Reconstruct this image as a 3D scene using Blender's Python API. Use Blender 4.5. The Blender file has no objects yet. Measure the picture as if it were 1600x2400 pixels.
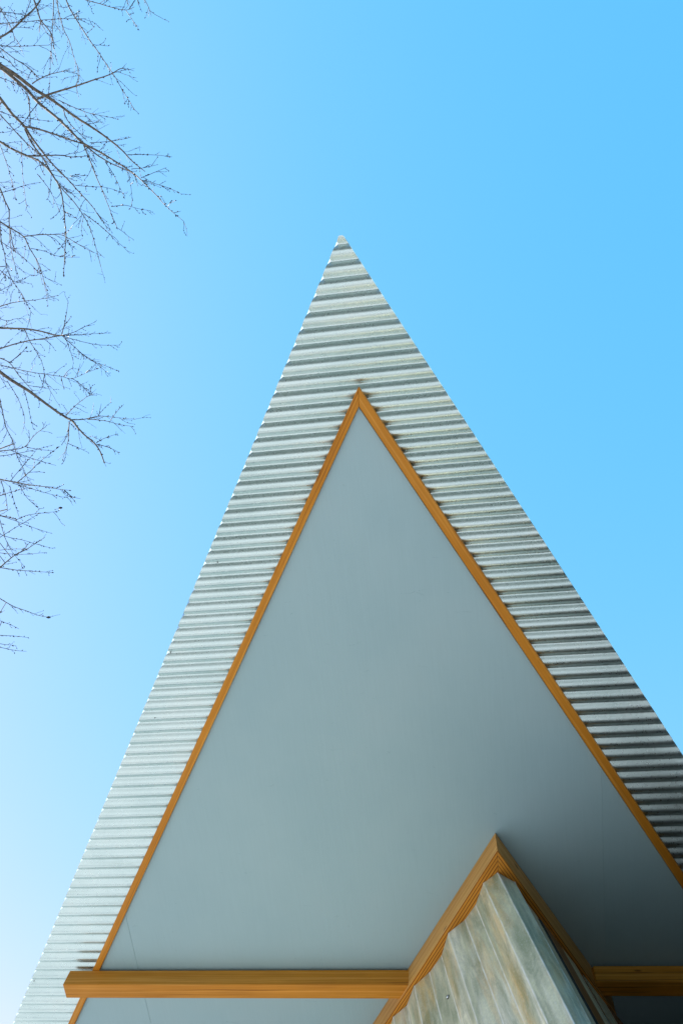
import bpy, math, random
from mathutils import Vector, Matrix, noise as mnoise
random.seed(11)
S = bpy.context.scene
COL = S.collection
R = math.radians
PI = math.pi

# ---------------------------------------------------------------- camera
F = 1861.42                      # focal length in photo pixels (photo 1600 x 2400)
TH = R(25)                       # the canopy rises towards its tip by this angle
cC = Vector((-0.98855169, 0.07700969, 0.12974998))
cD = Vector((0.11147701, 0.95228333, 0.28412908))
cN = Vector((0.10167805, -0.29534042, 0.94996611))
cX = -cC                         # world axes seen in the camera's own axes (x right, y down, z forward)
cU = cN * math.cos(TH) - cD * math.sin(TH)
cY = cD * math.cos(TH) + cN * math.sin(TH)
CAM = Vector((0, 0, 1.6))
def c2w(v): return Vector((cX.dot(v), cY.dot(v), cU.dot(v)))
cam_d = bpy.data.cameras.new('camera'); cam = bpy.data.objects.new('camera', cam_d); COL.objects.link(cam)
rt, up, bk = c2w(Vector((1, 0, 0))), c2w(Vector((0, -1, 0))), c2w(Vector((0, 0, -1)))
cam.matrix_world = Matrix(((rt.x, up.x, bk.x, CAM.x), (rt.y, up.y, bk.y, CAM.y), (rt.z, up.z, bk.z, CAM.z), (0, 0, 0, 1)))
cam_d.sensor_fit = 'VERTICAL'; cam_d.sensor_height = 36.0; cam_d.sensor_width = 36.0
cam_d.lens = 36.0 * F / 2400.0
cam_d.clip_start = 0.05; cam_d.clip_end = 6000
S.camera = cam

# ---------------------------------------------------------------- light
EXPO = 1.66
sun_dir = Vector((-0.80, 0.07, 0.58)).normalized()      # towards the sun
world = bpy.data.worlds.new('World'); S.world = world; world.use_nodes = True
wn = world.node_tree.nodes; wl = world.node_tree.links
bg = wn['Background']
sky = wn.new('ShaderNodeTexSky'); sky.sky_type = 'NISHITA'; sky.sun_disc = False
sky.sun_elevation = math.asin(sun_dir.z); sky.sun_rotation = math.atan2(sun_dir.x, sun_dir.y)
sky.altitude = 0; sky.air_density = 1.0; sky.dust_density = 0.6; sky.ozone_density = 1.0
sepc = wn.new('ShaderNodeSeparateColor'); comc = wn.new('ShaderNodeCombineColor'); wl.new(sky.outputs[0], sepc.inputs[0])
for ch, (pw, am, sc) in enumerate(((1.15, 1.50, 0.179), (0.33, 0.865, 0.251), (0.22, 1.22, 0.242))):   # the photograph's colour grade of the sky, per channel
    m1 = wn.new('ShaderNodeMath'); m1.operation = 'MULTIPLY'; m1.inputs[1].default_value = sc; wl.new(sepc.outputs[ch], m1.inputs[0])
    m2 = wn.new('ShaderNodeMath'); m2.operation = 'POWER'; m2.inputs[1].default_value = pw; wl.new(m1.outputs[0], m2.inputs[0])
    m3 = wn.new('ShaderNodeMath'); m3.operation = 'MULTIPLY'; m3.inputs[1].default_value = am / (0.15 * 2 ** EXPO); wl.new(m2.outputs[0], m3.inputs[0])
    wl.new(m3.outputs[0], comc.inputs[ch])
mr = wn.new('ShaderNodeMath'); mr.operation = 'MINIMUM'          # the glow near the sun stays white
gsock = comc.inputs[1].links[0].from_socket; g2 = wn.new('ShaderNodeMath'); g2.operation = 'MULTIPLY'; g2.inputs[1].default_value = 0.90; wl.new(gsock, g2.inputs[0])
wl.new(comc.inputs[0].links[0].from_socket, mr.inputs[0]); wl.new(g2.outputs[0], mr.inputs[1]); wl.new(mr.outputs[0], comc.inputs[0])
mb = wn.new('ShaderNodeMath'); mb.operation = 'MAXIMUM'; wl.new(comc.inputs[2].links[0].from_socket, mb.inputs[0]); wl.new(gsock, mb.inputs[1]); wl.new(mb.outputs[0], comc.inputs[2])
wl.new(comc.outputs[0], bg.inputs[0])
bg.inputs[1].default_value = 0.15
sl = bpy.data.lights.new('sun', 'SUN'); sl.energy = 5.0; sl.angle = R(0.53); sl.color = (1.0, 0.96, 0.91)
so = bpy.data.objects.new('sun', sl); COL.objects.link(so); so.location = (-20, 4, 20)
so.rotation_euler = sun_dir.to_track_quat('Z', 'Y').to_euler()
vs = S.view_settings; vs.view_transform = 'Standard'; vs.look = 'None'; vs.exposure = EXPO; vs.gamma = 1; vs.use_curve_mapping = False
S.cycles.max_bounces = 10; S.cycles.diffuse_bounces = 5; S.cycles.glossy_bounces = 5

# ---------------------------------------------------------------- canopy frame: a along the corrugations, b towards the tip, n up through the roof
H = 4.05
Bw = Vector((0, -math.cos(TH), math.sin(TH)))
Nw = Vector((0, math.sin(TH), math.cos(TH)))
Xw = Vector((1, 0, 0))
def L(a, b, n): return CAM + Xw * a + Bw * b + Nw * (H + n)
def PX(px, py, n):
    r = Vector((px - 800, py - 1200, F)); t = (H + n) / cN.dot(r); p = r * t
    return (cX.dot(p), -cD.dot(p))
def proj(w):
    v = w - CAM; x = cX * v.x + cY * v.y + cU * v.z
    return (800 + F * x.x / x.z, 1200 + F * x.y / x.z)
def PXw(px, py, n): return L(*PX(px, py, n), n)
def PD(px, py, d): return CAM + c2w(Vector(((px - 800) / F * d, (py - 1200) / F * d, d)))
def solve_n(a, b, py):           # height at which the point (a, b) shows at row py
    lo, hi = -0.6, 0.1
    for _ in range(50):
        m = (lo + hi) / 2
        if proj(L(a, b, m))[1] > py: lo = m
        else: hi = m
    return (lo + hi) / 2

# ---------------------------------------------------------------- materials
def mat(name):
    m = bpy.data.materials.new(name); m.use_nodes = True
    nt = m.node_tree; b = nt.nodes['Principled BSDF']
    return m, nt, b, nt.nodes.new, nt.links.new
def ramp(new, pts):
    r = new('ShaderNodeValToRGB'); e = r.color_ramp.elements
    e[0].position, e[0].color = pts[0][0], (*pts[0][1], 1)
    e[1].position, e[1].color = pts[-1][0], (*pts[-1][1], 1)
    for p, c in pts[1:-1]:
        x = e.new(p); x.color = (*c, 1)
    return r
def noise_node(new, link, vec, scale, detail=4, rough=0.55, dist=0.0):
    n = new('ShaderNodeTexNoise'); n.inputs['Scale'].default_value = scale; n.inputs['Detail'].default_value = detail
    n.inputs['Roughness'].default_value = rough; n.inputs['Distortion'].default_value = dist
    if vec is not None: link(vec, n.inputs['Vector'])
    return n
def mapping(new, link, coord, scale=(1, 1, 1), rot=(0, 0, 0), loc=(0, 0, 0)):
    mp = new('ShaderNodeMapping'); mp.inputs['Scale'].default_value = scale; mp.inputs['Rotation'].default_value = rot
    mp.inputs['Location'].default_value = loc
    link(coord, mp.inputs['Vector']); return mp.outputs[0]
def mixc(new, link, fac, a, b, mode='MIX'):
    x = new('ShaderNodeMix'); x.data_type = 'RGBA'; x.blend_type = mode
    for s, v in ((0, fac), (6, a), (7, b)):
        if hasattr(v, 'links'): link(v, x.inputs[s])
        else: x.inputs[s].default_value = v if s == 0 else (*v, 1)
    return x.outputs[2]
def bump(new, link, h, strength, dist):
    b = new('ShaderNodeBump'); b.inputs['Strength'].default_value = strength; b.inputs['Distance'].default_value = dist
    link(h, b.inputs['Height']); return b.outputs[0]

def make_galv():
    m, nt, b, new, link = mat('galvanised steel')
    tc = new('ShaderNodeTexCoord').outputs['Object']
    sp = new('ShaderNodeTexVoronoi'); sp.inputs['Scale'].default_value = 190; link(tc, sp.inputs['Vector'])
    n1 = noise_node(new, link, tc, 2.2, 5, 0.6)
    n2 = noise_node(new, link, mapping(new, link, tc, (1.5, 40, 40)), 1.0, 4)
    n3 = noise_node(new, link, tc, 420, 2)
    base = ramp(new, [(0.3, (0.58, 0.70, 0.69)), (0.55, (0.66, 0.77, 0.76)), (0.75, (0.70, 0.775, 0.75))]); link(n1.outputs[0], base.inputs[0])
    spr = ramp(new, [(0.0, (0.86, 0.88, 0.88)), (1.0, (1.0, 1.0, 1.0))]); link(sp.outputs['Color'], spr.inputs[0])
    c = mixc(new, link, 0.8, base.outputs[0], spr.outputs[0], 'MULTIPLY')
    st = ramp(new, [(0.62, (1, 1, 1)), (0.78, (0.80, 0.80, 0.77))]); link(n2.outputs[0], st.inputs[0])
    c = mixc(new, link, 0.7, c, st.outputs[0], 'MULTIPLY')
    pit = ramp(new, [(0.70, (1, 1, 1)), (0.80, (0.55, 0.55, 0.52))]); link(n3.outputs[0], pit.inputs[0])
    c = mixc(new, link, 0.6, c, pit.outputs[0], 'MULTIPLY')
    link(c, b.inputs['Base Color'])
    b.inputs['Metallic'].default_value = 0.97
    rr = new('ShaderNodeMapRange'); rr.inputs[3].default_value = 0.25; rr.inputs[4].default_value = 0.42
    link(sp.outputs['Color'], rr.inputs[0]); link(rr.outputs[0], b.inputs['Roughness'])
    link(bump(new, link, n3.outputs[0], 0.12, 0.002), b.inputs['Normal'])
    return m

def make_paint():
    m, nt, b, new, link = mat('blue grey painted plywood')
    tc = new('ShaderNodeTexCoord').outputs['Object']
    n1 = noise_node(new, link, tc, 1.1, 5, 0.6)
    n2 = noise_node(new, link, mapping(new, link, tc, (160, 5, 160)), 1.0, 5, 0.6)
    n3 = noise_node(new, link, tc, 14, 6, 0.65)
    base = ramp(new, [(0.3, (0.315, 0.460, 0.500)), (0.52, (0.335, 0.478, 0.515)), (0.72, (0.352, 0.485, 0.520))]); link(n1.outputs[0], base.inputs[0])
    gr = ramp(new, [(0.35, (0.975, 0.975, 0.975)), (0.65, (1.01, 1.01, 1.01))]); link(n2.outputs[0], gr.inputs[0])
    c = mixc(new, link, 0.9, base.outputs[0], gr.outputs[0], 'MULTIPLY')
    # scuffs: short curved scratches
    w = noise_node(new, link, mapping(new, link, tc, (9, 26, 9), (0, 0, 0.7)), 1.0, 3, 0.5, 1.2)
    sc = ramp(new, [(0.715, (1, 1, 1)), (0.730, (0.76, 0.79, 0.79)), (0.745, (1, 1, 1))]); link(w.outputs[0], sc.inputs[0])
    c = mixc(new, link, 0.8, c, sc.outputs[0], 'MULTIPLY')
    link(c, b.inputs['Base Color']); b.inputs['Roughness'].default_value = 0.55
    b.inputs['Specular IOR Level'].default_value = 0.35
    a = new('ShaderNodeMath'); a.operation = 'MULTIPLY_ADD'; a.inputs[1].default_value = 0.7
    link(n2.outputs[0], a.inputs[0]); link(n3.outputs[0], a.inputs[2])
    link(bump(new, link, a.outputs[0], 0.05, 0.004), b.inputs['Normal'])
    return m

def make_wood(name, dark, mid, light, rough=0.38, coat=0.15, ring=1.0, flat=False, growth=False):
    m, nt, b, new, link = mat(name)
    tcn = new('ShaderNodeTexCoord'); tc = tcn.outputs['Object']
    inf = new('ShaderNodeObjectInfo')
    off = new('ShaderNodeVectorMath'); off.operation = 'ADD'
    cmb = new('ShaderNodeCombineXYZ')
    mul = new('ShaderNodeMath'); mul.operation = 'MULTIPLY'; mul.inputs[1].default_value = 7.0; link(inf.outputs['Random'], mul.inputs[0])
    for i in range(3): link(mul.outputs[0], cmb.inputs[i])
    link(tc, off.inputs[0]); link(cmb.outputs[0], off.inputs[1]); v = off.outputs[0]
    warp = noise_node(new, link, mapping(new, link, v, (0.9, 9, 9)), 1.0, 3)
    wv = new('ShaderNodeVectorMath'); wv.operation = 'MULTIPLY_ADD'
    link(warp.outputs['Color'], wv.inputs[0]); wv.inputs[1].default_value = (0.0, 0.012, 0.012) if growth else (0.0, 0.035, 0.035); link(v, wv.inputs[2])
    rings = noise_node(new, link, mapping(new, link, wv.outputs[0], (0.35, 62 * ring, 62 * ring)), 1.0, 2.2, 0.5)
    fine = noise_node(new, link, mapping(new, link, v, (5, 420, 420)), 1.0, 3)
    tone = noise_node(new, link, mapping(new, link, v, (1.3, 6, 6)), 1.0, 3)
    cr = ramp(new, [(0.34, light), (0.50, mid), (0.60, mid), (0.66, dark), (0.72, mid)] if not flat else [(0.3, light), (0.5, mid), (0.72, dark)])
    if growth:                   # strong parallel growth rings
        rings = new('ShaderNodeTexWave'); rings.wave_type = 'BANDS'; rings.bands_direction = 'Y'; rings.wave_profile = 'SAW'
        for k_, x_ in (('Scale', 19.0), ('Distortion', 1.6), ('Detail', 2.0), ('Detail Scale', 0.6)): rings.inputs[k_].default_value = x_
        link(mapping(new, link, wv.outputs[0], (0.12, 1, 1)), rings.inputs['Vector'])
        cr = ramp(new, [(0.0, light), (0.55, mid), (0.80, dark), (0.93, dark), (1.0, light)])
    link(rings.outputs[0], cr.inputs[0])
    fr = ramp(new, [(0.3, (0.80, 0.78, 0.75)), (0.7, (1.08, 1.08, 1.08))]); link(fine.outputs[0], fr.inputs[0])
    tr = ramp(new, [(0.3, (0.82, 0.78, 0.74)), (0.7, (1.1, 1.1, 1.1))]); link(tone.outputs[0], tr.inputs[0])
    c = mixc(new, link, 0.75, cr.outputs[0], fr.outputs[0], 'MULTIPLY')
    c = mixc(new, link, 0.8, c, tr.outputs[0], 'MULTIPLY')
    kn = new('ShaderNodeTexVoronoi'); kn.inputs['Scale'].default_value = 1.0; link(mapping(new, link, v, (2.6, 8, 8)), kn.inputs['Vector'])
    kr = ramp(new, [(0.035, (0.42, 0.30, 0.22)), (0.085, (1, 1, 1))]); link(kn.outputs['Distance'], kr.inputs[0])
    c = mixc(new, link, 1.0, c, kr.outputs[0], 'MULTIPLY')
    link(c, b.inputs['Base Color']); b.inputs['Roughness'].default_value = rough; b.inputs['Specular IOR Level'].default_value = 0.22
    b.inputs['Coat Weight'].default_value = coat; b.inputs['Coat Roughness'].default_value = 0.3
    link(bump(new, link, fine.outputs[0], 0.15, 0.002), b.inputs['Normal'])
    return m

def make_fibre():
    m, nt, b, new, link = mat('weathered translucent fibreglass')
    tc = new('ShaderNodeTexCoord').outputs['Object']
    n1 = noise_node(new, link, mapping(new, link, tc, (0.55, 6.5, 6.5), (0, 0, 0.10)), 1.25, 5, 0.6, 0.5)
    n2 = noise_node(new, link, mapping(new, link, tc, (0.75, 5, 5), (0, 0, -0.25), (3, 1, 0)), 1.4, 4, 0.6, 0.4)
    n3 = noise_node(new, link, tc, 90, 5, 0.7)
    c1 = ramp(new, [(0.32, (0.52, 0.54, 0.38)), (0.47, (0.70, 0.68, 0.50)), (0.62, (0.88, 0.85, 0.72))]); link(n1.outputs[0], c1.inputs[0])
    n4 = noise_node(new, link, mapping(new, link, tc, (1.9, 8, 8), (0.3, 0.2, 0.5), (7, 2, 1)), 1.3, 5, 0.65, 0.6)
    b4 = ramp(new, [(0.38, (0.62, 0.67, 0.60)), (0.50, (0.92, 0.92, 0.90)), (0.60, (1.14, 1.13, 1.08))]); link(n4.outputs[0], b4.inputs[0])
    f2 = ramp(new, [(0.46, (0, 0, 0)), (0.66, (0.9, 0.9, 0.9))]); link(n2.outputs[0], f2.inputs[0])
    c = mixc(new, link, f2.outputs[0], c1.outputs[0], (0.74, 0.52, 0.22))
    c = mixc(new, link, 0.9, c, b4.outputs[0], 'MULTIPLY')
    sp = ramp(new, [(0.35, (0.86, 0.87, 0.86)), (0.65, (1.08, 1.08, 1.07))]); link(n3.outputs[0], sp.inputs[0])
    c = mixc(new, link, 0.8, c, sp.outputs[0], 'MULTIPLY')
    # glass strands lying in every direction
    acc = None
    for i, ang in enumerate((0.2, 0.9, 1.7, 2.5, 3.4)):
        r1 = new('ShaderNodeVectorRotate'); r1.rotation_type = 'EULER_XYZ'; r1.inputs['Rotation'].default_value = (ang * 1.3, ang * 0.7, ang); link(tc, r1.inputs['Vector'])
        nz = noise_node(new, link, mapping(new, link, r1.outputs[0], (10, 130, 130), (0, 0, 0), (i * 5.1, i * 2.3, 0)), 1.0, 1.5, 0.5, 0.6)
        rr = ramp(new, [(0.66, (0, 0, 0)), (0.74, (1, 1, 1))]); link(nz.outputs[0], rr.inputs[0])
        if acc is None: acc = rr.outputs[0]
        else: acc = mixc(new, link, 1.0, acc, rr.outputs[0], 'LIGHTEN')
    sf = new('ShaderNodeMath'); sf.operation = 'MULTIPLY'; sf.inputs[1].default_value = 0.5; link(acc, sf.inputs[0])
    c = mixc(new, link, sf.outputs[0], c, (0.72, 0.72, 0.64))
    at = new('ShaderNodeAttribute'); at.attribute_name = 'fold_wear'
    wn_ = noise_node(new, link, mapping(new, link, tc, (14, 60, 60)), 1.0, 4)
    wq = new('ShaderNodeMath'); wq.operation = 'MULTIPLY'; wq.operation = 'MULTIPLY_ADD'; wq.inputs[1].default_value = 3.0; wq.inputs[2].default_value = -0.75; wq.use_clamp = True; link(wn_.outputs[0], wq.inputs[0])
    wm = new('ShaderNodeMath'); wm.operation = 'MULTIPLY'; link(at.outputs['Fac'], wm.inputs[0]); link(wq.outputs[0], wm.inputs[1])
    c = mixc(new, link, wm.outputs[0], c, (0.93, 0.91, 0.82))
    link(c, b.inputs['Base Color']); b.inputs['Roughness'].default_value = 0.5; b.inputs['Specular IOR Level'].default_value = 0.25
    link(bump(new, link, n3.outputs[0], 0.08, 0.003), b.inputs['Normal'])
    tl = new('ShaderNodeBsdfTranslucent'); link(c, tl.inputs[0])
    mx = new('ShaderNodeMixShader'); mx.inputs[0].default_value = 0.18
    link(b.outputs[0], mx.inputs[1]); link(tl.outputs[0], mx.inputs[2])
    link(mx.outputs[0], nt.nodes['Material Output'].inputs['Surface'])
    return m

def make_simple(name, c0, c1, scale, rough, metallic=0.0, bs=0.1, bd=0.004):
    m, nt, b, new, link = mat(name)
    tc = new('ShaderNodeTexCoord').outputs['Object']
    n = noise_node(new, link, tc, scale, 6, 0.62)
    r = ramp(new, [(0.3, c0), (0.7, c1)]); link(n.outputs[0], r.inputs[0])
    link(r.outputs[0], b.inputs['Base Color']); b.inputs['Roughness'].default_value = rough; b.inputs['Metallic'].default_value = metallic
    link(bump(new, link, n.outputs[0], bs, bd), b.inputs['Normal'])
    return m, nt, b, new, link

GALV = make_galv()
PAINT = make_paint()
WOOD = make_wood('varnished fir', (0.27, 0.085, 0.008), (0.58, 0.230, 0.020), (0.70, 0.325, 0.055), 0.5, 0.0)
WOODB = make_wood('varnished fir strong grain', (0.28, 0.080, 0.009), (0.60, 0.235, 0.018), (0.74, 0.350, 0.06), 0.5, 0.0, ring=0.55, growth=True)
PLY = make_wood('pale plywood edge', (0.50, 0.38, 0.20), (0.70, 0.58, 0.36), (0.78, 0.68, 0.46), 0.6, 0.0, 1.4, True)
BROWN = make_wood('brown stained batten', (0.16, 0.055, 0.012), (0.30, 0.115, 0.026), (0.36, 0.145, 0.036), 0.5, 0.0)
DARKWALL = make_wood('dark stained boards', (0.020, 0.022, 0.022), (0.032, 0.036, 0.036), (0.045, 0.048, 0.046), 0.7, 0.0)
SKYLITFIR = make_wood('fir with sky light painted in', (0.50, 0.22, 0.045), (0.66, 0.335, 0.085), (0.74, 0.42, 0.14), 0.5, 0.0, flat=True)  # light from the sky on the plate sides, put into a paler tone
FIBRE = make_fibre()
GROUND = make_simple('pale sunlit gravel', (0.29, 0.29, 0.285), (0.36, 0.36, 0.355), 6.0, 0.9)[0]
BARK = make_simple('grey brown bark', (0.035, 0.027, 0.020), (0.24, 0.19, 0.135), 22.0, 0.85, 0, 0.4, 0.003)[0]
TWIG = make_simple('reddish brown twig', (0.014, 0.009, 0.009), (0.045, 0.028, 0.026), 25.0, 0.7)[0]
POD = make_simple('black seed pod', (0.008, 0.008, 0.009), (0.02, 0.018, 0.016), 40.0, 0.7)[0]
ZINC = make_simple('bright zinc screw', (0.55, 0.58, 0.60), (0.75, 0.77, 0.78), 60.0, 0.22, 1.0, 0.05, 0.001)[0]
RUBBER = make_simple('black rubber washer', (0.012, 0.012, 0.013), (0.03, 0.03, 0.03), 60.0, 0.7)[0]
def make_strip():
    m, nt, b, new, link = mat('translucent white closure strip')
    tc = new('ShaderNodeTexCoord').outputs['Object']
    n = noise_node(new, link, tc, 25, 4)
    r = ramp(new, [(0.3, (0.66, 0.72, 0.76)), (0.7, (0.72, 0.78, 0.82))]); link(n.outputs[0], r.inputs[0])
    tl = new('ShaderNodeBsdfTranslucent'); link(r.outputs[0], tl.inputs[0]); link(r.outputs[0], b.inputs['Base Color'])
    mx = new('ShaderNodeMixShader'); mx.inputs[0].default_value = 0.75
    link(b.outputs[0], mx.inputs[1]); link(tl.outputs[0], mx.inputs[2]); link(mx.outputs[0], nt.nodes['Material Output'].inputs['Surface'])
    return m
STRIP = make_strip()

# ---------------------------------------------------------------- object helpers
def empty(name, loc, label=None, cat=None):
    o = bpy.data.objects.new(name, None); o.location = loc; COL.objects.link(o)
    if label: o['label'] = label; o['category'] = cat
    return o
def frame(axis, upv, org):
    x = axis.normalized(); z = (upv - x * upv.dot(x)).normalized(); y = z.cross(x)
    return Matrix(((x.x, y.x, z.x, org.x), (x.y, y.y, z.y, org.y), (x.z, y.z, z.z, org.z), (0, 0, 0, 1)))
def mesh(name, verts, faces, m, parent=None, axis=None, upv=None, org=None, smooth=False, bevel=0.0, solid=0.0, pmat=None):
    if axis is None: M = Matrix.Translation(org if org is not None else Vector((0, 0, 0)))
    else:
        if org is None:
            org = Vector((0, 0, 0))
            for v in verts: org = org + v
            org = org / len(verts)
        M = frame(axis, upv, org)
    Mi = M.inverted()
    me = bpy.data.meshes.new(name); me.from_pydata([Mi @ v for v in verts], [], faces); me.update()
    o = bpy.data.objects.new(name, me); COL.objects.link(o)
    me.materials.append(m)
    if smooth: me.polygons.foreach_set('use_smooth', [True] * len(me.polygons))
    if parent is not None:
        o.parent = parent
        P = pmat if pmat is not None else Matrix.Translation(parent.location)
        o.matrix_basis = P.inverted() @ M
    else: o.matrix_basis = M
    if solid:
        md = o.modifiers.new('thickness', 'SOLIDIFY'); md.thickness = solid; md.offset = 0; md.use_rim = not smooth
    if bevel:
        md = o.modifiers.new('edges', 'BEVEL'); md.width = bevel; md.segments = 2; md.limit_method = 'ANGLE'
    o['_m'] = 0; del o['_m']
    return o
def prism(low, high):            # two matching rings of points -> closed prism
    k = len(low); v = list(low) + list(high)
    f = [tuple(range(k)), tuple(reversed(range(k, 2 * k)))]
    f += [(i, i + k, (i + 1) % k + k, (i + 1) % k) for i in range(k)]
    return v, f
def fix(o):
    import bmesh
    bm = bmesh.new(); bm.from_mesh(o.data); bmesh.ops.recalc_face_normals(bm, faces=bm.faces); bm.to_mesh(o.data); bm.free()
    return o
def slab(name, ab, n0, n1, m, parent, axis, bevel=0.0015, upv=None):
    v, f = prism([L(a, b, n0) for a, b in ab], [L(a, b, n1) for a, b in ab])
    return fix(mesh(name, v, f, m, parent, axis, upv or Nw, bevel=bevel))
def line_at(p, q, b):            # a on the line p-q at the given b
    t = (b - p[1]) / (q[1] - p[1]); return p[0] + (q[0] - p[0]) * t
def lineX(p, d, q, e):           # intersection p + d s = q + e t
    det = d[0] * -e[1] + e[0] * d[1]
    s = ((q[0] - p[0]) * -e[1] + e[0] * (q[1] - p[1])) / det
    return (p[0] + d[0] * s, p[1] + d[1] * s)
def sub(p, q): return (p[0] - q[0], p[1] - q[1])

# ================================================================ THE SETTING
gv = [Vector((-3000, -3000, 0)), Vector((3000, -3000, 0)), Vector((3000, 3000, 0)), Vector((-3000, 3000, 0))]
g = mesh('ground', gv, [(0, 1, 2, 3)], GROUND); g['kind'] = 'structure'

# unseen paved yard, added and darkened to dim light from below
YARD = make_simple('dimming yard surface', (0.25, 0.255, 0.26), (0.30, 0.305, 0.31), 9.0, 0.9)[0]
cy = [(-1.1, -5.0), (1.0, -6.0), (6.5, -4.5), (8.5, 2.0), (8.0, 9.0), (2.0, 11.0), (-4.5, 10.0), (-4.5, 4.2), (-1.1, 1.5)]
yd = mesh('dimming_yard', [Vector((x, y, 0.004)) for x, y in cy], [tuple(range(len(cy)))], YARD); yd['kind'] = 'structure'
# unseen rise added behind the camera to darken front light and reflections
V = []; Fc = []; NX, NY = 60, 14
for i in range(NY + 1):
    for k in range(NX + 1):
        x = -90 + 180 * k / NX; t = i / NY; y = -9 - 40 * t
        h_ = 13.0 * (1 - (1 - min(1, t * 2.2)) ** 2) if i else -0.3
        V.append(Vector((x, y, h_ + (1.8 * mnoise.noise(Vector((x * 0.21, y * 0.25, 0))) + 0.8 * mnoise.noise(Vector((x * 0.9, y * 0.8, 4)))) * min(1, i))))
for i in range(NY):
    for k in range(NX):
        q = i * (NX + 1) + k; Fc.append((q, q + NX + 1, q + NX + 2, q + 1))
SHADE_HILL = make_simple('dark shade slope', (0.016, 0.025, 0.020), (0.038, 0.052, 0.042), 1.6, 0.95, 0, 0.6, 0.3)[0]
hl = mesh('shade_hill', V, Fc, SHADE_HILL, smooth=True); hl['kind'] = 'structure'

# ================================================================ THE PAVILION
B_IN = PX(800, 2900, 0)[1]                      # where the roof meets the rear wall
pav = empty('pavilion', (0.6, L(0, B_IN, 0).y, 0),
            'pavilion with pointed corrugated steel canopy, blue grey soffit and orange timber trim', 'pavilion')
AMP = 0.0115; PER = 0.076
tipL = PX(794.5, 552, 0); tipR = PX(803.5, 551, 0)
botL = PX(30, 2400, 0); farR = PX(1600, 1772, 0)
b30 = PX(799 - (1586.1 - 552) * 769 / 1848, 1586.1, 0.010)[1] + 0.06 * 0.076
b_seam = PX(846, 1022.0, 0)[1]
def al(b): return line_at(tipL, botL, b) + 0.004 * math.sin(PI * min(1, max(0, (b - botL[1]) / (tipL[1] - botL[1]))))
def ar(b): return line_at(tipR, farR, b) + 0.004 * math.sin(PI * min(1, max(0, (b - farR[1]) / (tipR[1] - farR[1]))))
def wave(a, b):
    ph = 2 * PI * (b - b30) / PER
    sc_ = 1.08 - 2 * math.sqrt(math.sin(ph / 2) ** 2 + 0.02)
    w = AMP * (0.15 * math.cos(ph) + 0.85 * sc_)
    k = mnoise.noise(Vector((a * 1.1, b * 0.9, 3.1))); k2 = mnoise.noise(Vector((a * 4.0, b * 2.5, 9.0)))
    return w * (1 + 0.05 * k2) + 0.003 * k
def roof_sheet(b0, b1, dn, clip=0.0):
    step = PER / 18; nb = int(round((b1 - b0) / step)); V = []; Fc = []; K = 44
    for i in range(nb + 1):
        b = b0 + (b1 - b0) * i / nb
        l, r = al(b), ar(b)
        if clip and b - b0 < clip: r -= (clip - (b - b0)) * 0.8
        l += 0.011 * max(0.0, math.cos(2 * PI * (b - b30) / PER)) ** 3
        for k in range(K + 1):
            a = l + (r - l) * k / K
            bb = b + 0.0015 * mnoise.noise(Vector((a * 0.9, b * 3.0, 1.7)))
            V.append(L(a, bb, wave(a, bb) + dn))
    for i in range(nb):
        for k in range(K):
            q = i * (K + 1) + k; Fc.append((q, q + 1, q + K + 2, q + K + 1))
    return mesh('roof_sheet', V, Fc, GALV, pav, Xw, Nw, smooth=True, solid=0.0012)
roof_sheet(b_seam, min(tipL[1], tipR[1]), -0.0050, 0.018)
roof_sheet(B_IN, b_seam + 0.055, 0.0)
# edge strips on top of the corrugations
def edge_strip(name, fn, inw, outw, n0, n1, m):
    bt = min(tipL[1], tipR[1]) - 0.004; low = []; k = 40
    ins = [(fn(B_IN + (bt - B_IN) * i / k) + inw, B_IN + (bt - B_IN) * i / k) for i in range(k + 1)]
    out = [(fn(B_IN + (bt - B_IN) * i / k) + outw, B_IN + (bt - B_IN) * i / k) for i in range(k + 1)]
    V = [L(*p, n0) for p in ins] + [L(*p, n0) for p in out] + [L(*p, n1) for p in ins] + [L(*p, n1) for p in out]
    c = k + 1; Fc = []
    for i in range(k):
        Fc += [(i, i + 1, c + i + 1, c + i), (2 * c + i, 3 * c + i, 3 * c + i + 1, 2 * c + i + 1), (i, 2 * c + i, 2 * c + i + 1, i + 1), (c + i, c + i + 1, 3 * c + i + 1, 3 * c + i)]
    Fc += [(0, c, 3 * c, 2 * c), (k, 2 * c + k, 3 * c + k, c + k)]
    return fix(mesh(name, V, Fc, m, pav, Xw, Nw))
o = edge_strip('closure_strip', al, 0.022, -0.0005, AMP + 0.0035, AMP + 0.0055, STRIP); o['label'] = 'white strip showing between the corrugations along the left edge'
edge_strip('edge_flashing', ar, -0.03, 0.0003, AMP + 0.0035, AMP + 0.0055, GALV)
# tips of roofing screws poking through
for px, py in ((363.7, 1682), (78, 2303.6), (1433, 1520), (398, 1533), (508, 1321)):
    a, b = PX(px, py, -AMP)
    n = wave(a, b); V = []; Fc = []
    for j, (rr, dz) in enumerate(((0.0030, 0.002), (0.0030, -0.003), (0.0015, -0.006))):
        V += [L(a + rr * math.cos(t * PI / 4), b + rr * math.sin(t * PI / 4), n + dz) for t in range(8)]
    for j in range(2): Fc += [(j * 8 + t, j * 8 + (t + 1) % 8, j * 8 + 8 + (t + 1) % 8, j * 8 + 8 + t) for t in range(8)]
    Fc.append(tuple(range(16, 24)))
    mesh('screw_tip', V, Fc, RUBBER, pav, Xw, Nw)

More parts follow.
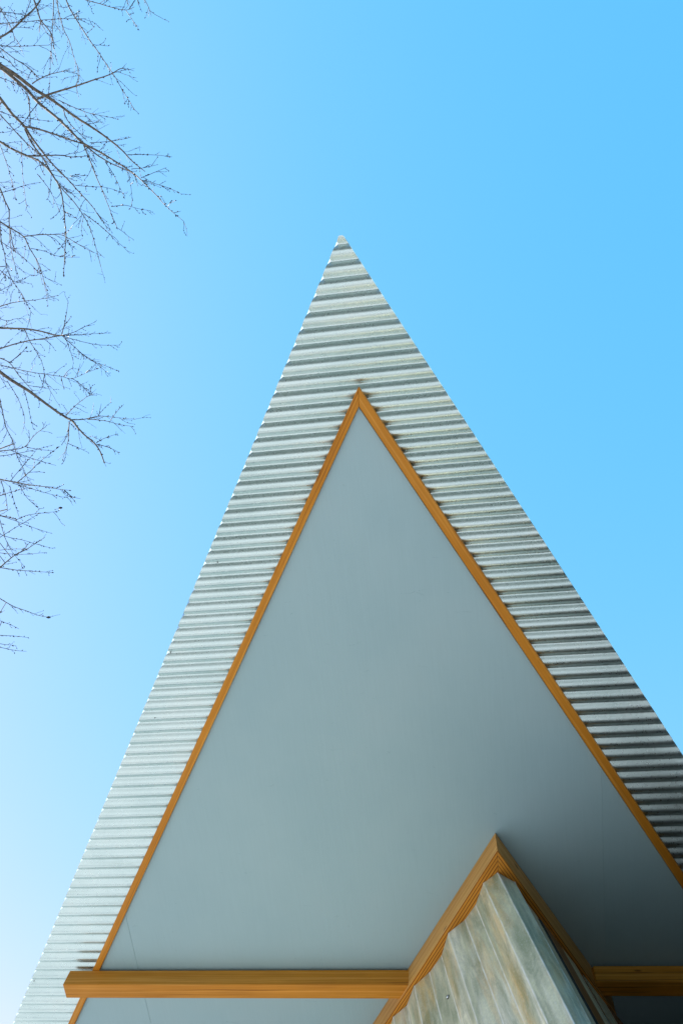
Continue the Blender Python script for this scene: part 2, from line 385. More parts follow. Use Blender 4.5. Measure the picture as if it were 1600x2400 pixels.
# ---- timber trim round the soffit
NT = -0.052; NP = -0.032; NTOP = -0.0135       # trim face, panel face, back of both
tA = PX(839.2, 907.4, NT); tI = PX(840.2, 953, NT)
tL = PX(216.9, 2274.9, NT); tLi = PX(233.5, 2274.9, NT)
tR = PX(1600, 2048.5, NT); tRi = PX(1600, 2084.5, NT)
def ext(p, q, b): return (line_at(p, q, b), b)
slab('edge_trim', [tA, ext(tA, tL, B_IN), ext(tI, tLi, B_IN), tI], NT, NTOP, WOOD, pav, L(*tL, 0) - L(*tA, 0), 0.002)
sh = 0.0012                                     # hairline of the mitre
slab('edge_trim', [(tA[0] + sh, tA[1] - sh), (tI[0] + sh, tI[1] - sh), ext(tI, tRi, B_IN), ext(tA, tR, B_IN)], NT, NTOP, WOOD, pav, L(*tR, 0) - L(*tA, 0), 0.002)
# ---- soffit panels: left, middle, right, with open joints, the whole a little short of the trim
aL = PX(325, 2274, NP)[0]; aR = PX(1415, 2100, NP)[0]
gap = 0.005; jt = 0.0006
dL = sub(tLi, tI); dR = sub(tRi, tI)
def offs(d, s):                                  # sideways shift that keeps a gap between board and trim
    l = math.hypot(*d); return (-d[1] / l * s, d[0] / l * s)
oL = offs(dL, gap * 0.3); oR = offs(dR, -gap)
if oL[0] < 0: oL = (-oL[0], -oL[1])
if oR[0] > 0: oR = (-oR[0], -oR[1])
pL = (tI[0] + oL[0], tI[1] + oL[1]); pR = (tI[0] + oR[0], tI[1] + oR[1])
top = lineX(pL, dL, pR, dR)
def onL(b): return (pL[0] + dL[0] * (b - pL[1]) / dL[1], b)
def onR(b): return (pR[0] + dR[0] * (b - pR[1]) / dR[1], b)
def bL(a): return pL[1] + dL[1] * (a - pL[0]) / dL[0]
def bR(a): return pR[1] + dR[1] * (a - pR[0]) / dR[0]
def panel(ab): return slab('soffit_panel', ab, NP, NTOP, PAINT, pav, Xw, 0.0008)
panel([(aL - jt, bL(aL - jt)), onL(B_IN), (aL - jt, B_IN)])
panel([top, (aL + jt, bL(aL + jt)), (aL + jt, B_IN), (aR - jt * 0.4, B_IN), (aR - jt * 0.4, bR(aR - jt * 0.4))])
panel([(aR + jt * 0.4, bR(aR + jt * 0.4)), (aR + jt * 0.4, B_IN), onR(B_IN)])

# ---- wall plates: the wooden V under the soffit
O = PX(1160, 1951, NP)
NV = solve_n(O[0], O[1], 1992.5)
I = PX(1166.6, 2045, NV)
q1 = PX(880, 2387.8, NP); q2 = PX(1366, 2238.5, NP)
dVL = sub(q1, O); dVR = sub(q2, O)
B_V = PX(800, 2560, NP)[1]
endL = (line_at(O, q1, B_V), B_V); endLi = lineX(I, dVL, endL, (1, 0))
plate1 = slab('wall_plate', [O, endL, endLi, I], NV, NP - 0.0005, WOODB, pav, L(*q1, 0) - L(*O, 0), 0.003)
def two_tone(o):                 # sides get plainer grain and a paler tone painted as light from the sky
    o.data.materials.append(SKYLITFIR)
    Rm = o.matrix_basis.to_3x3()
    for p in o.data.polygons:
        if (Rm @ p.normal).dot(-Nw) < 0.9: p.material_index = 1
B_R = PX(1400, 2330, NP)[1]
endR = (line_at(O, q2, B_R), B_R); endRi = lineX(I, dVR, endR, (1, 0))
two_tone(plate1)
plate2 = slab('wall_plate', [(O[0] + .0008, O[1] - .0008), (I[0] + .0008, I[1] - .0008), endRi, endR], NV, NP - 0.0005, WOODB, pav, L(*q2, 0) - L(*O, 0), 0.003)

two_tone(plate2)
# ---- cross beams
NBT = NT - 0.0015
bf = PX(560, 2274, NBT)[1]
nb = solve_n(PX(560, 2274, NBT)[0], bf, 2307.8); bb = PX(560, 2340, nb)[1]
lt = PX(165, 2276, NBT)[0]; lb = PX(148, 2309, nb)[0]
rf = PX(972, 2307, nb)[0]; rb = PX(964, 2340, nb)[0]
V, Fc = prism([L(lb, bf, nb), L(lb, bb, nb), L(rb, bb, nb), L(rf, bf, nb)], [L(lt, bf, NBT), L(lt, bb, NBT), L(rb, bb, NBT), L(rf, bf, NBT)])
fix(mesh('cross_beam', V, Fc, WOOD, pav, Xw, Nw, bevel=0.003))
bf2 = PX(1495, 2263.5, NBT)[1]
nb2 = solve_n(PX(1495, 2263.5, NBT)[0], bf2, 2300); bb2 = PX(1495, 2335, nb2)[1]
x0t = PX(1389, 2265, NBT)[0]; x0b = PX(1397, 2301, nb2)[0]
x1 = PX(1900, 2262, NBT)[0]
V, Fc = prism([L(x0b, bf2, nb2), L(x0b - 0.05, bb2, nb2), L(x1, bb2, nb2), L(x1, bf2, nb2)], [L(x0t, bf2, NBT), L(x0t - 0.05, bb2, NBT), L(x1, bb2, NBT), L(x1, bf2, NBT)])
fix(mesh('cross_beam', V, Fc, WOOD, pav, Xw, Nw, bevel=0.003))

# ---- fibreglass lean-to roof that runs down towards the camera under the V
Fd = c2w(Vector((730 - 800, 1189 - 1200, F)).normalized())     # up along the corrugations
NF = NV - 0.004
TLEN = 2.5
prof = [(1236, 2121, 0), (1205, 2067, 1), (1165.5, 2045.5, 1), (1132, 2070, 1), (1114, 2121, 1), (1089, 2156, 1), (1050.5, 2186.8, 1), (1034, 2240, 1), (1006, 2279, 1),
        (970, 2311, 1), (953, 2357, 1), (921.5, 2383, 1), (912, 2412, 1), (900, 2442, 0), (876, 2474, 0), (846, 2502, 1), (834, 2530, 1), (815, 2566, 0), (790, 2595, 1)]
pts = [PXw(x, y, NF) for x, y, _ in prof]
cols = []                        # (point, wear)
for i, p in enumerate(pts):
    if prof[i][2] and 0 < i < len(pts) - 1:
        e0 = (pts[i - 1] - p); e1 = (pts[i + 1] - p)
        s = 0.0046
        cols += [(p + e0.normalized() * s * 1.7, 0), (p + e0.normalized() * s * .5, 1), (p + (e0.normalized() + e1.normalized()) * s * .12, 1), (p + e1.normalized() * s * .5, 1), (p + e1.normalized() * s * 1.7, 0)]
    else: cols.append((p, 0))
ROWS = 60; V = []; wear = []; nC = len(cols)
for r in range(ROWS + 1):
    t = TLEN * r / ROWS
    for j, (p, w) in enumerate(cols):
        wob = 0.0010 * mnoise.noise(Vector((j * 0.35, t * 5, 0))) + (0.004 * mnoise.noise(Vector((j * 2.1, t * 30, 5))) if r == 0 else 0)
        V.append(p - Fd * t + Vector((wob, wob * 0.5, wob)) + (Fd * (0.004 * mnoise.noise(Vector((j * 1.3, 2, 5)))) if r == 0 else Vector((0, 0, 0))))
        wear.append(float(w))
Fc = []
for r in range(ROWS):
    for j in range(nC - 1):
        q = r * nC + j; Fc.append((q, q + nC, q + nC + 1, q + 1))
fo = mesh('fibreglass_sheet', V, Fc, FIBRE, pav, Fd, Nw, smooth=False, solid=0.0025)
at = fo.data.attributes.new('fold_wear', 'FLOAT', 'POINT'); at.data.foreach_set('value', wear)
fo['label'] = 'weathered translucent corrugated fibreglass sheet below the wooden V'
# screw with washer on the sheet
def hit_sheet(px, py):
    # where the pixel's ray meets the facet between profile points (970,2311) and (921,2383) ... search all columns
    r = c2w(Vector((px - 800, py - 1200, F))).normalized(); best = None
    for j in range(nC - 1):
        p, q = cols[j][0], cols[j + 1][0]
        e = q - p; nrm = e.cross(-Fd)
        if nrm.length < 1e-9: continue
        nrm.normalize(); dn = r.dot(nrm)
        if abs(dn) < 1e-6: continue
        s = (p - CAM).dot(nrm) / dn; w = CAM + r * s - p
        k = e.normalized(); f2 = Fd - k * Fd.dot(k); tt = -w.dot(f2) / f2.length_squared
        u = (w + Fd * tt).dot(k) / e.length
        if -0.02 <= u <= 1.02 and 0 <= tt <= TLEN and (best is None or s < best[0]): best = (s, CAM + r * s, nrm if dn < 0 else -nrm)
    return best
h = hit_sheet(1050, 2337)
if h:
    _, c, nr = h
    ax = nr.orthogonal().normalized(); ay = nr.cross(ax)
    def disc(ringspec, m, name, par, pm):
        V = []; Fc = []
        for rr, dz in ringspec: V += [c + ax * rr * math.cos(t * PI / 8) + ay * rr * math.sin(t * PI / 8) + nr * dz for t in range(16)]
        for j in range(len(ringspec) - 1): Fc += [(j * 16 + t, j * 16 + (t + 1) % 16, j * 16 + 16 + (t + 1) % 16, j * 16 + 16 + t) for t in range(16)]
        Fc.append(tuple(range((len(ringspec) - 1) * 16, len(ringspec) * 16)))
        return fix(mesh(name, V, Fc, m, par, ax, nr, org=c, smooth=True, pmat=pm))
    FM = frame(Fd, Nw, sum(V, Vector((0, 0, 0))) / len(V))
    disc([(0.0125, 0.0), (0.0125, 0.003), (0.010, 0.0045)], RUBBER, 'screw_washer', fo, FM)
    disc([(0.0095, 0.004), (0.0095, 0.007), (0.007, 0.0105), (0.003, 0.012)], ZINC, 'screw_head', fo, FM)

# ---- stepped edge boards along the right side of the fibreglass, seen edge on
def edge_board(x0, x1, m, depth, top_shift, name='edge_board'):
    # positions given on photo row 2400, carried back up along the corrugations to the plane of the V
    def top(x):
        vx, vy = x - 730, 2400 - 1189
        lo, hi = 0.3, 1.0                        # where that line crosses the stepped ends
        for _ in range(40):
            k = (lo + hi) / 2; px, py = 730 + vx * k, 1189 + vy * k
            if py - 2120 - (px - 1234) * 1.28 > 0: hi = k
            else: lo = k
        return PX(730 + vx * lo, 1189 + vy * lo, NF)
    p, q = top(x0), top(x1)
    d = (0.80 * depth, 0.60 * depth * 0.4)
    ab = [p, q, (q[0] + d[0] * 0.2, q[1] + depth), (p[0] + d[0] * 0.2, p[1] + depth)]
    lo_ = [L(a, b, NF - 0.001) - Fd * TLEN for a, b in ab]; hi_ = [L(a, b, NF - 0.001) - Fd * top_shift for a, b in ab]
    v, f = prism(lo_, hi_)
    return fix(mesh(name, v, f, m, pav, Fd, Nw, bevel=0.0012))
edge_board(1383.0, 1394.5, PLY, 0.010, 0.0)
edge_board(1395.0, 1411.5, BROWN, 0.022, 0.03)
edge_board(1412.0, 1424.5, PLY, 0.012, 0.0)
edge_board(1429.0, 1443.5, PLY, 0.014, 0.02)
edge_board(1444.5, 1455.5, BROWN, 0.020, 0.01)

# ---- guessed unseen body of the pavilion, its dark walls placed to shade the soffit
def wallbox(name, x0, x1, y0, y1, m, ztop):
    lo_ = [Vector((x0, y0, 0)), Vector((x1, y0, 0)), Vector((x1, y1, 0)), Vector((x0, y1, 0))]
    hi_ = [Vector((v.x, v.y, ztop(v.y))) for v in lo_]
    v, f = prism(lo_, hi_)
    return fix(mesh(name, v, f, m, pav, Vector((0, 0, 1)), Vector((0, -1, 0))))
def zsof(y): return CAM.z + (H + NP) / math.cos(TH) - (y - CAM.y) * math.tan(TH) - 0.006
yw = L(0, B_IN, 0).y
yb = L(0, PX(1500, 2490, NP)[1], NP).y
xr = PX(1640, 2100, NP)[0]; yr = L(0, PX(1640, 1880, NP)[1], NP).y
xl_ = PX(1180, 2490, NP)[0]
wallbox('rear_wall', xl_, xr, yb, yb + 0.14, DARKWALL, zsof)
wallbox('side_wall', xr + 0.002, xr + 0.122, yr, yb + 0.14, DARKWALL, zsof)
wallbox('shade_wall', xr + 0.002, xr + 0.122, 1.3, yr - 0.002, DARKWALL, lambda y: zsof(yr) - (yr - y) * 0.22)  # unseen wall added to darken the right side
wallbox('far_wall', al(B_IN) + 0.35, xl_ - 0.002, yw - 0.14, yw, PAINT, zsof)
wallbox('return_wall', xl_, xl_ + 0.12, yb + 0.142, yw, PAINT, zsof)
wallbox('shade_roof', xl_ + 0.35, xr, 2.40, yb - 0.002, DARKWALL, lambda y: 2.10)  # unseen dark slab added to block light from below
# unseen board added behind the fibreglass to block light
e = (pts[-1] - pts[0]); nin = e.cross(Fd).normalized()
if nin.dot(CAM - pts[0]) > 0: nin = -nin
q0, q1_ = pts[0] + nin * 0.07 + e.normalized() * 0.02, pts[-1] + nin * 0.07
v, f = prism([q0 - Fd * TLEN, q1_ - Fd * TLEN, q1_ + nin * 0.02 - Fd * TLEN, q0 + nin * 0.02 - Fd * TLEN], [q0 - Fd * 0.06, q1_ - Fd * 0.06, q1_ + nin * 0.02 - Fd * 0.06, q0 + nin * 0.02 - Fd * 0.06])
fix(mesh('light_block_board', v, f, DARKWALL, pav, Fd, Nw))
# unseen wall added under the foot of the fibreglass to keep sunlight out
f0, f1 = pts[0] - Fd * (TLEN - 0.05), pts[-1] - Fd * (TLEN - 0.05)
print('foot', f0, f1, pts[0], pts[-1], 'xr', xr, 'yr', yr, 'yb', yb, 'xl', xl_, 'yw', yw)
en = Vector((f1.x - f0.x, f1.y - f0.y, 0)).normalized(); nn = Vector((-en.y, en.x, 0))
if nn.dot(CAM - f0) > 0: nn = -nn
def skirt(name, p, q, zp, zq, m):
    lo_ = [Vector((p.x, p.y, 0)), Vector((q.x, q.y, 0)), Vector((q.x, q.y, 0)) + nn * 0.1, Vector((p.x, p.y, 0)) + nn * 0.1]
    hi_ = [Vector((v.x, v.y, z)) for v, z in zip(lo_, (zp, zq, zq, zp))]
    v, f = prism(lo_, hi_)
    return fix(mesh(name, v, f, m, pav, Vector((0, 0, 1)), nn))
skirt('low_shade_wall', f0, f1, f0.z, f1.z, DARKWALL)
# unseen cheek added to block light at the left end of the lean-to
g0, g1 = pts[-1] + nn * 0.02, f1 + nn * 0.02
v, f = prism([Vector((g1.x, g1.y, 0)), Vector((g0.x, g0.y, 0)), g0, g1], [Vector((g1.x, g1.y, 0)) + en * .1, Vector((g0.x, g0.y, 0)) + en * .1, g0 + en * .1, g1 + en * .1])
fix(mesh('cheek_shade_wall', v, f, DARKWALL, pav, Vector((0, 0, 1)), en))

# ================================================================ THE TREE (bare crown reaching in from the left)
ZS = 0.29337
T0 = [  # (row offset of the traced crop, width at start, width at end, points) in crop units
 (0,45,5,[(-60,480),(0,520),(130,600),(260,700),(420,800),(600,930),(800,1060),(960,1185),(1060,1290),(1160,1370)]),
 (0,34,3,[(-60,505),(0,535),(200,700),(310,820),(450,935),(560,1040),(660,1140),(800,1215),(940,1300),(1060,1380),(1130,1440),(1250,1560),(1330,1650),(1470,1770)]),
 (0,28,4,[(-60,720),(0,780),(100,910),(190,1000),(250,1090),(330,1200),(430,1320),(540,1430),(640,1540),(740,1650),(820,1773)]),
 (0,22,5,[(-60,1080),(0,1130),(100,1190),(220,1245),(320,1290),(400,1370),(480,1500),(510,1650),(520,1773),(530,1873),(520,2020),(510,2210)]),
 (0,16,11,[(-60,330),(0,300),(90,245),(200,140),(290,55),(340,-30)]),
 (1,18,9,[(-80,905),(0,915),(120,920),(230,925),(340,945),(430,970),(500,975)]),
 (1,12,7,[(-60,1100),(0,1082),(100,1050),(220,1020),(350,1000),(500,975)]),
 (1,32,9,[(-60,1210),(0,1265),(120,1350),(220,1410),(330,1490),(430,1565),(530,1630),(580,1660),(620,1710),(680,1773),(750,1830),(800,1900),(835,1995)]),
 (1,14,3,[(-60,30),(0,65),(80,115),(190,185),(240,280),(300,380),(330,460),(360,560),(390,670)]),
 (2,13,3,[(-60,415),(0,420),(130,445),(240,465),(350,478),(460,497),(570,510)]),
 (2,12,3,[(-60,1170),(0,1125),(60,1075),(130,1020),(220,975),(300,925),(362,882)]),
 (0,14,6,[(-60,1400),(0,1500),(40,1600),(75,1680),(75,1773),(90,1870),(110,1980)]),
 (0,12,7,[(670,1150),(780,1240),(900,1310),(1040,1370)]),
 (0,18,4,[(300,790),(420,745),(600,690),(760,635),(880,595),(965,548),(1010,560)]),
 (0,16,10,[(190,1010),(300,1030),(430,1070),(540,1110),(670,1150)]),
 (0,14,4,[(200,1030),(260,1150),(350,1270),(420,1390),(490,1500),(590,1610),(680,1740),(740,1880),(808,2130)]),
 (0,14,4,[(220,1245),(340,1245),(480,1240),(600,1255),(720,1240)]),
 (0,10,3,[(520,-30),(560,70),(640,200),(710,310),(790,420),(870,540),(930,630),(980,720),(1030,800),(1075,880)]),
 (0,7,3,[(455,-30),(470,90),(510,230),(560,340),(590,450),(630,560),(630,630),(610,680)]),
 (0,7,2,[(430,-30),(425,150),(415,350),(405,500),(398,720)]),
 (0,14,5,[(265,-30),(310,110),(330,165),(400,250),(430,330),(430,390)]),
 (0,9,4,[(330,165),(318,220),(315,260)]),
 (0,8,3,[(640,-20),(690,0),(800,30),(900,60),(1010,80),(1075,55)]),
 (0,4,2,[(1010,85),(1060,160),(1115,245)]),
 (0,6,3,[(-60,190),(60,185),(200,175),(400,155),(560,150),(690,150)]),
 (0,6,3,[(-60,370),(0,365),(120,370),(280,365),(390,360)]),
 (0,7,6,[(-30,360),(0,380),(120,470),(230,540),(320,630)]),
 (0,9,4,[(260,670),(320,630),(400,595),(480,575),(555,560)]),
 (0,9,3,[(670,1160),(720,1280),(770,1410),(810,1500),(850,1600),(885,1690),(915,1770),(940,1830)]),
 (0,9,6,[(-30,870),(0,910),(90,1010),(180,1110),(300,1220),(400,1320)]),
 (0,9,5,[(230,770),(240,870),(245,1000)]),
 (0,4,2,[(890,1650),(1000,1640),(1100,1665),(1205,1685)]),
 (0,4,2,[(1020,1235),(1150,1235),(1270,1240),(1365,1255)]),
 (0,4,2,[(1130,1420),(1230,1380),(1330,1338)]), (0,4,2,[(1050,1350),(1150,1340),(1240,1320)]),
 (0,4,2,[(1140,1440),(1250,1470),(1370,1510),(1455,1555)]),
 (0,6,2,[(470,800),(600,860),(720,905),(850,930),(950,955)]),
 (0,8,4,[(510,880),(540,960),(620,1050),(700,1130)]),
 (0,5,2,[(0,1150),(60,1320),(110,1500),(130,1600)]), (0,4,2,[(175,1140),(180,1350),(200,1550),(220,1690)]),
 (0,6,2,[(1140,-30),(1190,60),(1210,130)]), (0,9,5,[(1015,-30),(1020,35)]), (0,6,3,[(1100,-30),(1105,40)]),
 (0,8,4,[(-20,20),(40,130),(100,240),(120,330)]),
 (0,5,3,[(-30,95),(80,100),(160,115),(250,130)]), (0,5,3,[(-30,440),(60,480),(130,545),(230,600)]),
 (0,5,2,[(-30,610),(60,640),(150,680),(220,760)]), (0,5,2,[(0,890),(120,930),(260,950),(400,970)]), (0,5,2,[(300,830),(240,910),(170,1000),(80,1050),(0,1060)]),
 (0,4,2,[(720,1140),(870,1130),(990,1110),(1050,1095)]), (0,4,2,[(640,1390),(560,1410),(700,1400)]), (0,4,2,[(600,1480),(720,1490),(860,1500),(990,1545)]),
 (0,4,2,[(840,1290),(900,1380),(950,1480),(1000,1590)]), (0,4,2,[(1030,1380),(1045,1480),(1060,1600)]),
 (0,5,2,[(0,1540),(90,1520),(200,1480),(330,1455)]), (0,5,2,[(300,1390),(380,1490),(440,1600),(490,1720)]),
 (1,8,3,[(190,185),(300,172),(400,170),(500,175),(640,255),(750,315)]),
 (1,8,3,[(0,60),(10,200),(40,330),(60,450),(110,550),(180,650),(240,770),(270,810)]),
 (1,6,3,[(80,120),(85,250),(110,370),(150,510)]),
 (1,6,2,[(670,0),(790,90),(870,160),(960,260)]), (1,5,2,[(780,0),(830,70),(860,130)]), (1,4,2,[(885,0),(920,70),(940,130)]),
 (1,9,3,[(-60,760),(0,745),(100,715),(200,700),(300,690),(470,655)]),
 (1,5,2,[(500,975),(600,970),(700,965),(890,955)]), (1,5,2,[(500,975),(590,950),(680,905),(770,865)]), (1,7,2,[(495,970),(520,870),(535,780),(548,695)]),
 (1,5,2,[(500,980),(620,1015),(780,1050),(960,1053)]), (1,5,2,[(510,990),(600,1070),(720,1170),(850,1220),(955,1265)]), (1,4,2,[(530,1010),(570,1120),(590,1200)]), (1,4,2,[(620,1100),(760,1190),(885,1300)]),
 (1,6,2,[(200,930),(240,1020),(300,1120),(340,1200),(370,1350),(415,1440)]),
 (1,9,4,[(-30,1140),(0,1155),(80,1195),(150,1290),(220,1370),(260,1410)]), (1,5,3,[(80,1190),(160,1130),(220,1060)]),
 (1,7,2,[(-60,1190),(0,1210),(120,1240),(260,1270),(400,1290),(500,1305),(580,1320),(690,1275),(795,1235)]),
 (1,4,2,[(580,1320),(650,1370),(720,1450)]), (1,4,3,[(510,1305),(545,1260),(590,1230)]), (1,4,3,[(490,1310),(515,1410)]),
 (1,9,2,[(570,1650),(680,1645),(790,1620),(920,1630),(1055,1643)]), (1,6,2,[(700,1645),(830,1655),(950,1685),(1075,1705)]), (1,4,2,[(790,1620),(810,1520)]), (1,4,2,[(885,1655),(930,1590),(990,1525)]),
 (1,6,2,[(530,1615),(600,1540),(690,1470),(760,1437)]),
 (1,9,3,[(555,1665),(550,1760),(542,1834),(500,1974)]),
 (1,8,3,[(0,1480),(30,1620),(50,1710),(100,1810),(140,1940),(190,2040),(230,2140)]),
 (1,4,2,[(60,1340),(130,1450),(180,1560),(200,1650),(185,1740)]), (1,4,2,[(190,1400),(220,1500),(240,1600),(270,1730)]),
 (1,4,2,[(-20,830),(60,860),(140,840),(250,850)]), (1,5,2,[(-30,430),(60,500),(140,550),(250,490)]), (1,4,2,[(-30,630),(40,600),(110,560)]),
 (1,4,2,[(0,220),(120,300),(230,390),(320,480)]), (1,4,2,[(250,280),(350,300),(480,345),(640,350)]),
 (2,5,2,[(770,130),(840,90),(945,55)]), (2,5,2,[(780,140),(880,170),(960,210)]), (2,4,2,[(545,135),(620,165),(705,205)]),
 (2,9,4,[(-60,200),(0,195),(100,185),(200,160),(280,65),(370,0)]), (2,4,2,[(200,160),(300,180),(440,195)]), (2,5,2,[(-30,240),(140,215),(300,180),(430,145)]),
 (2,4,2,[(90,190),(230,245),(360,285),(450,310)]),
 (2,5,2,[(520,510),(580,560),(645,575)]), (2,4,2,[(520,515),(570,560),(610,615)]),
 (2,7,2,[(140,445),(230,370),(310,290),(370,240),(480,155)]), (2,4,2,[(80,440),(180,320),(290,190)]),
 (2,4,2,[(100,450),(200,480),(320,515),(440,548),(535,567)]), (2,4,2,[(160,470),(220,570),(320,660)]), (2,4,2,[(80,470),(110,580),(160,735)]), (2,5,3,[(10,430),(45,540),(62,660)]),
 (2,4,2,[(-30,560),(60,530),(180,500),(260,490)]),
 (2,7,2,[(-60,690),(0,708),(80,725),(140,740),(210,710),(320,692),(460,676),(486,650)]),
 (2,4,2,[(0,710),(120,750),(280,810),(420,855)]), (2,4,2,[(-20,900),(120,810),(230,745),(320,690)]), (2,4,2,[(-60,830),(60,880),(180,905),(300,940),(430,975)]),
 (2,7,3,[(0,1125),(130,1145),(260,1155),(425,1165)]), (2,5,2,[(130,1030),(190,980),(240,925)]), (2,4,2,[(-20,1005),(60,1015),(200,1020),(345,1007)]), (2,4,2,[(-20,990),(80,978),(220,978)]),
 (2,4,2,[(0,740),(40,880),(100,1000),(200,1120)]),
 (2,7,3,[(-60,1340),(0,1372),(110,1435),(210,1470),(300,1505),(390,1523)]),
 (2,4,2,[(-30,1540),(0,1550),(80,1580),(155,1615)]), (2,4,2,[(-30,1666),(110,1672),(230,1685)]), (2,4,2,[(-30,1730),(60,1742),(130,1750)]), (2,4,2,[(-30,1755),(110,1785),(215,1795)]),
 (2,4,2,[(-20,1500),(20,1480),(38,1468)]),
]
TX, TY = -9.0, 4.0
tree = empty('bare_tree', (TX, TY, 0), 'leafless tree with fine budded twigs reaching in from the left', 'tree')
def tube(path, radii, sides, V, Fc):
    base = len(V); n = len(path); t0 = (path[1] - path[0]).normalized(); u = t0.orthogonal().normalized()
    for i in range(n):
        t = (path[min(i + 1, n - 1)] - path[max(i - 1, 0)]).normalized()
        u = (u - t * u.dot(t)).normalized(); w = t.cross(u)
        for k in range(sides):
            g = 2 * PI * k / sides; V.append(path[i] + (u * math.cos(g) + w * math.sin(g)) * radii[i])
    for i in range(n - 1):
        for k in range(sides):
            q = base + i * sides; Fc.append((q + k, q + (k + 1) % sides, q + sides + (k + 1) % sides, q + sides + k))
    Fc.append(tuple(base + (n - 1) * sides + k for k in range(sides)))
def smooth_path(p, sub_):
    out = []
    for i in range(len(p) - 1):
        a = p[max(i - 1, 0)]; b = p[i]; c = p[i + 1]; d = p[min(i + 2, len(p) - 1)]
        for s in range(sub_):
            t = s / sub_
            out.append(0.5 * ((2 * b) + (c - a) * t + (2 * a - 5 * b + 4 * c - d) * t * t + (3 * b - a - 3 * c + d) * t ** 3))
    out.append(p[-1]); return out
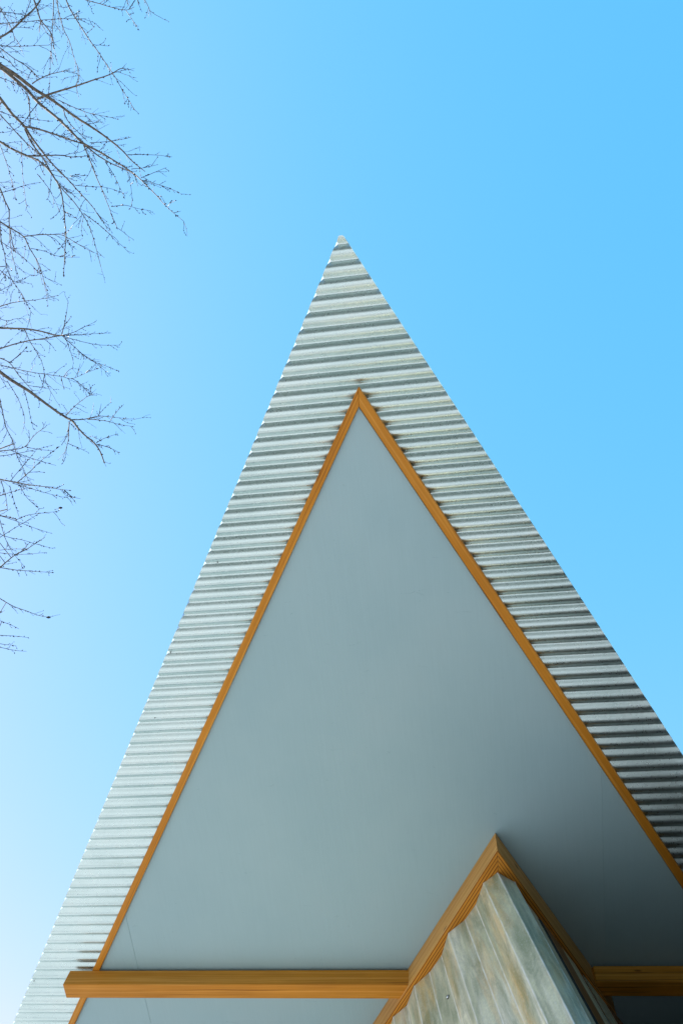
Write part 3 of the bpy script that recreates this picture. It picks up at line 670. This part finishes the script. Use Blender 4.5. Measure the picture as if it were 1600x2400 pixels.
# trunk
tp = [Vector((TX - 0.15 * math.sin(i * 0.7), TY + 0.1 * math.sin(i * 0.5 + 1), i * 15.0 / 14)) for i in range(15)]
trr = [0.26 * (1 - 0.8 * i / 14) + (0.10 if i == 0 else 0) for i in range(15)]
V, Fc = [], []; tube(smooth_path(tp, 3), [trr[min(i // 3, 14)] * (1 - 0.0 * i) for i in range(43)], 12, V, Fc)
mesh('trunk', V, Fc, BARK, tree, smooth=True, org=Vector((TX, TY, 0)))
known = []                       # ((px, py), depth)
def z_of(w):
    v = w - CAM; return (cX * v.x + cY * v.y + cU * v.z).z
rng = random.Random(5)
for off, w0, w1, zp in T0:
    w0 += 2.2; w1 += 0.5
    pp = [Vector((x * ZS, y * ZS + off * 500, 0)) for x, y in zp]
    pp = smooth_path(pp, 4); n = len(pp)
    main = zp[0][0] <= -55 and w0 >= 12
    near = min(known, key=lambda k: (k[0] - pp[0]).length) if known else None
    if main or near is None or (near[0] - pp[0]).length > 60: d0 = 8.2 + rng.uniform(-1.0, 1.6)
    else: d0 = near[1]
    length = sum((pp[i + 1] - pp[i]).length for i in range(n - 1))
    drift = rng.uniform(-0.9, 0.9) * length / 250
    path = []; rad = []; jx = rng.uniform(0, 50)
    for i, p in enumerate(pp):
        s = i / (n - 1); d = d0 + drift * s
        j = 0.5 * mnoise.noise(Vector((i * 0.8, jx, 0))); j2 = 0.5 * mnoise.noise(Vector((i * 0.8, jx, 9)))
        path.append(PD(p.x + j, p.y + j2, d)); rad.append(max(0.0016, 0.5 * (w0 + (w1 - w0) * s ** 0.75) * ZS * d / F * 0.92))
        known.append((p, d))
    if main:                     # carry the limb on to the trunk outside the picture
        best = min(tp[4:], key=lambda q: abs(proj(q)[1] - (pp[0].y - 140)))
        mid = (best + path[0]) / 2 + Vector((0, 0, 0.35))
        pre = smooth_path([best, mid, path[0]], 4)[:-1]
        r_in = rad[0]; rad = [r_in * (1.5 - 0.5 * i / len(pre)) for i in range(len(pre))] + rad; path = pre + path
        known += [(Vector((*proj(q), 0)), z_of(q)) for q in pre]
    elif zp[0][0] < 0 and near is not None:
        path = [PD(near[0].x, near[0].y, near[1])] + path; rad = [rad[0]] + rad
    V, Fc = [], []; tube(path, rad, 8 if w0 > 12 else 5, V, Fc)
    br = mesh('branch', V, Fc, BARK if w0 >= 8 else TWIG, tree, smooth=True, org=path[0].copy())
    # budded twigs along it
    V, Fc = [], []
    def bud(c, ax, r):
        u = ax.orthogonal().normalized(); w = ax.cross(u); b = len(V)
        V.append(c - ax * r * 1.2)
        for k in range(4): V.append(c + (u * math.cos(k * PI / 2) + w * math.sin(k * PI / 2)) * r)
        V.append(c + ax * r * 2.2)
        for k in range(4):
            Fc.append((b, b + 1 + (k + 1) % 4, b + 1 + k)); Fc.append((b + 5, b + 1 + k, b + 1 + (k + 1) % 4))
    def twig(p0, d, ln, r, lvl):
        nseg = max(2, int(ln / 0.045)); p = p0; pth = [p]; dd = d.copy()
        for i in range(nseg):
            dd = (dd + Vector((rng.gauss(0, .13), rng.gauss(0, .13), rng.gauss(0, .13) - 0.015))).normalized(); p = p + dd * ln / nseg; pth.append(p)
        tube(pth, [r * (1 - 0.45 * i / nseg) for i in range(nseg + 1)], 3, V, Fc)
        for i in range(1, nseg + 1):
            if rng.random() < 0.62:
                sd = (dd.orthogonal() * rng.uniform(-1, 1) + dd.cross(dd.orthogonal()) * rng.uniform(-1, 1) + dd * 0.8).normalized()
                bud(pth[i] + sd * r * 2.0, sd, r * rng.uniform(1.5, 2.3))
            if lvl and rng.random() < 0.28:
                sd = (dd + Vector((rng.gauss(0, .6), rng.gauss(0, .6), rng.gauss(0, .6)))).normalized()
                twig(pth[i], sd, ln * rng.uniform(.25, .5), r * 0.8, lvl - 1)
    for i in range(1, n):
        k = len(path) - n + i
        if not (-120 < pp[i].x < 460): continue
        seg = (path[k] - path[k - 1]); sl_ = seg.length; dirv = seg.normalized()
        cnt = sl_ / 0.042
        cnt = int(cnt) + (1 if rng.random() < cnt % 1 else 0)
        for _ in range(cnt):
            c = path[k - 1] + seg * rng.random()
            sd = dirv.orthogonal().normalized(); sd = Matrix.Rotation(rng.uniform(0, 2 * PI), 3, dirv) @ sd
            if rng.random() < 0.45:
                bud(c + sd * rad[k] * 1.1, (sd + dirv).normalized(), rng.uniform(.006, .009))
            else:
                ln = rng.uniform(.05, .26) if w0 > 8 else rng.uniform(.03, .10)
                if off == 2 : ln *= 0.6
                twig(c, (sd * rng.uniform(.5, 1.1) + dirv).normalized(), ln, rng.uniform(.0020, .0034), 1 if ln > .12 else 0)
    if V:
        tw = mesh('twigs', V, Fc, TWIG, br, org=path[0].copy(), pmat=Matrix.Translation(path[0])); tw['kind'] = 'stuff'
# two dark seed pods left on twig ends
for x, y, r in ((486, 648, 0.016), (390, 1523, 0.019)):
    px = Vector((x * ZS, y * ZS + 1000, 0)); d = min(known, key=lambda k: (k[0] - px).length)[1]
    c = PD(px.x, px.y, d); V = []; Fc = []
    ax = c2w(Vector((1, 0.05, 0.1))).normalized(); u = ax.orthogonal().normalized(); w = ax.cross(u)
    for j in range(7):
        t = j / 6; rr = r * 0.75 * math.sin(PI * (0.06 + 0.88 * t)) ** 0.8
        V += [c + ax * r * 1.3 * (2 * t - 1) + (u * math.cos(k * PI / 4) + w * math.sin(k * PI / 4)) * rr for k in range(8)]
    for j in range(6): Fc += [(j * 8 + k, j * 8 + (k + 1) % 8, j * 8 + 8 + (k + 1) % 8, j * 8 + 8 + k) for k in range(8)]
    Fc += [tuple(range(8)), tuple(range(48, 56))]
    mesh('seed_pod', V, Fc, POD, tree, org=c, smooth=True)
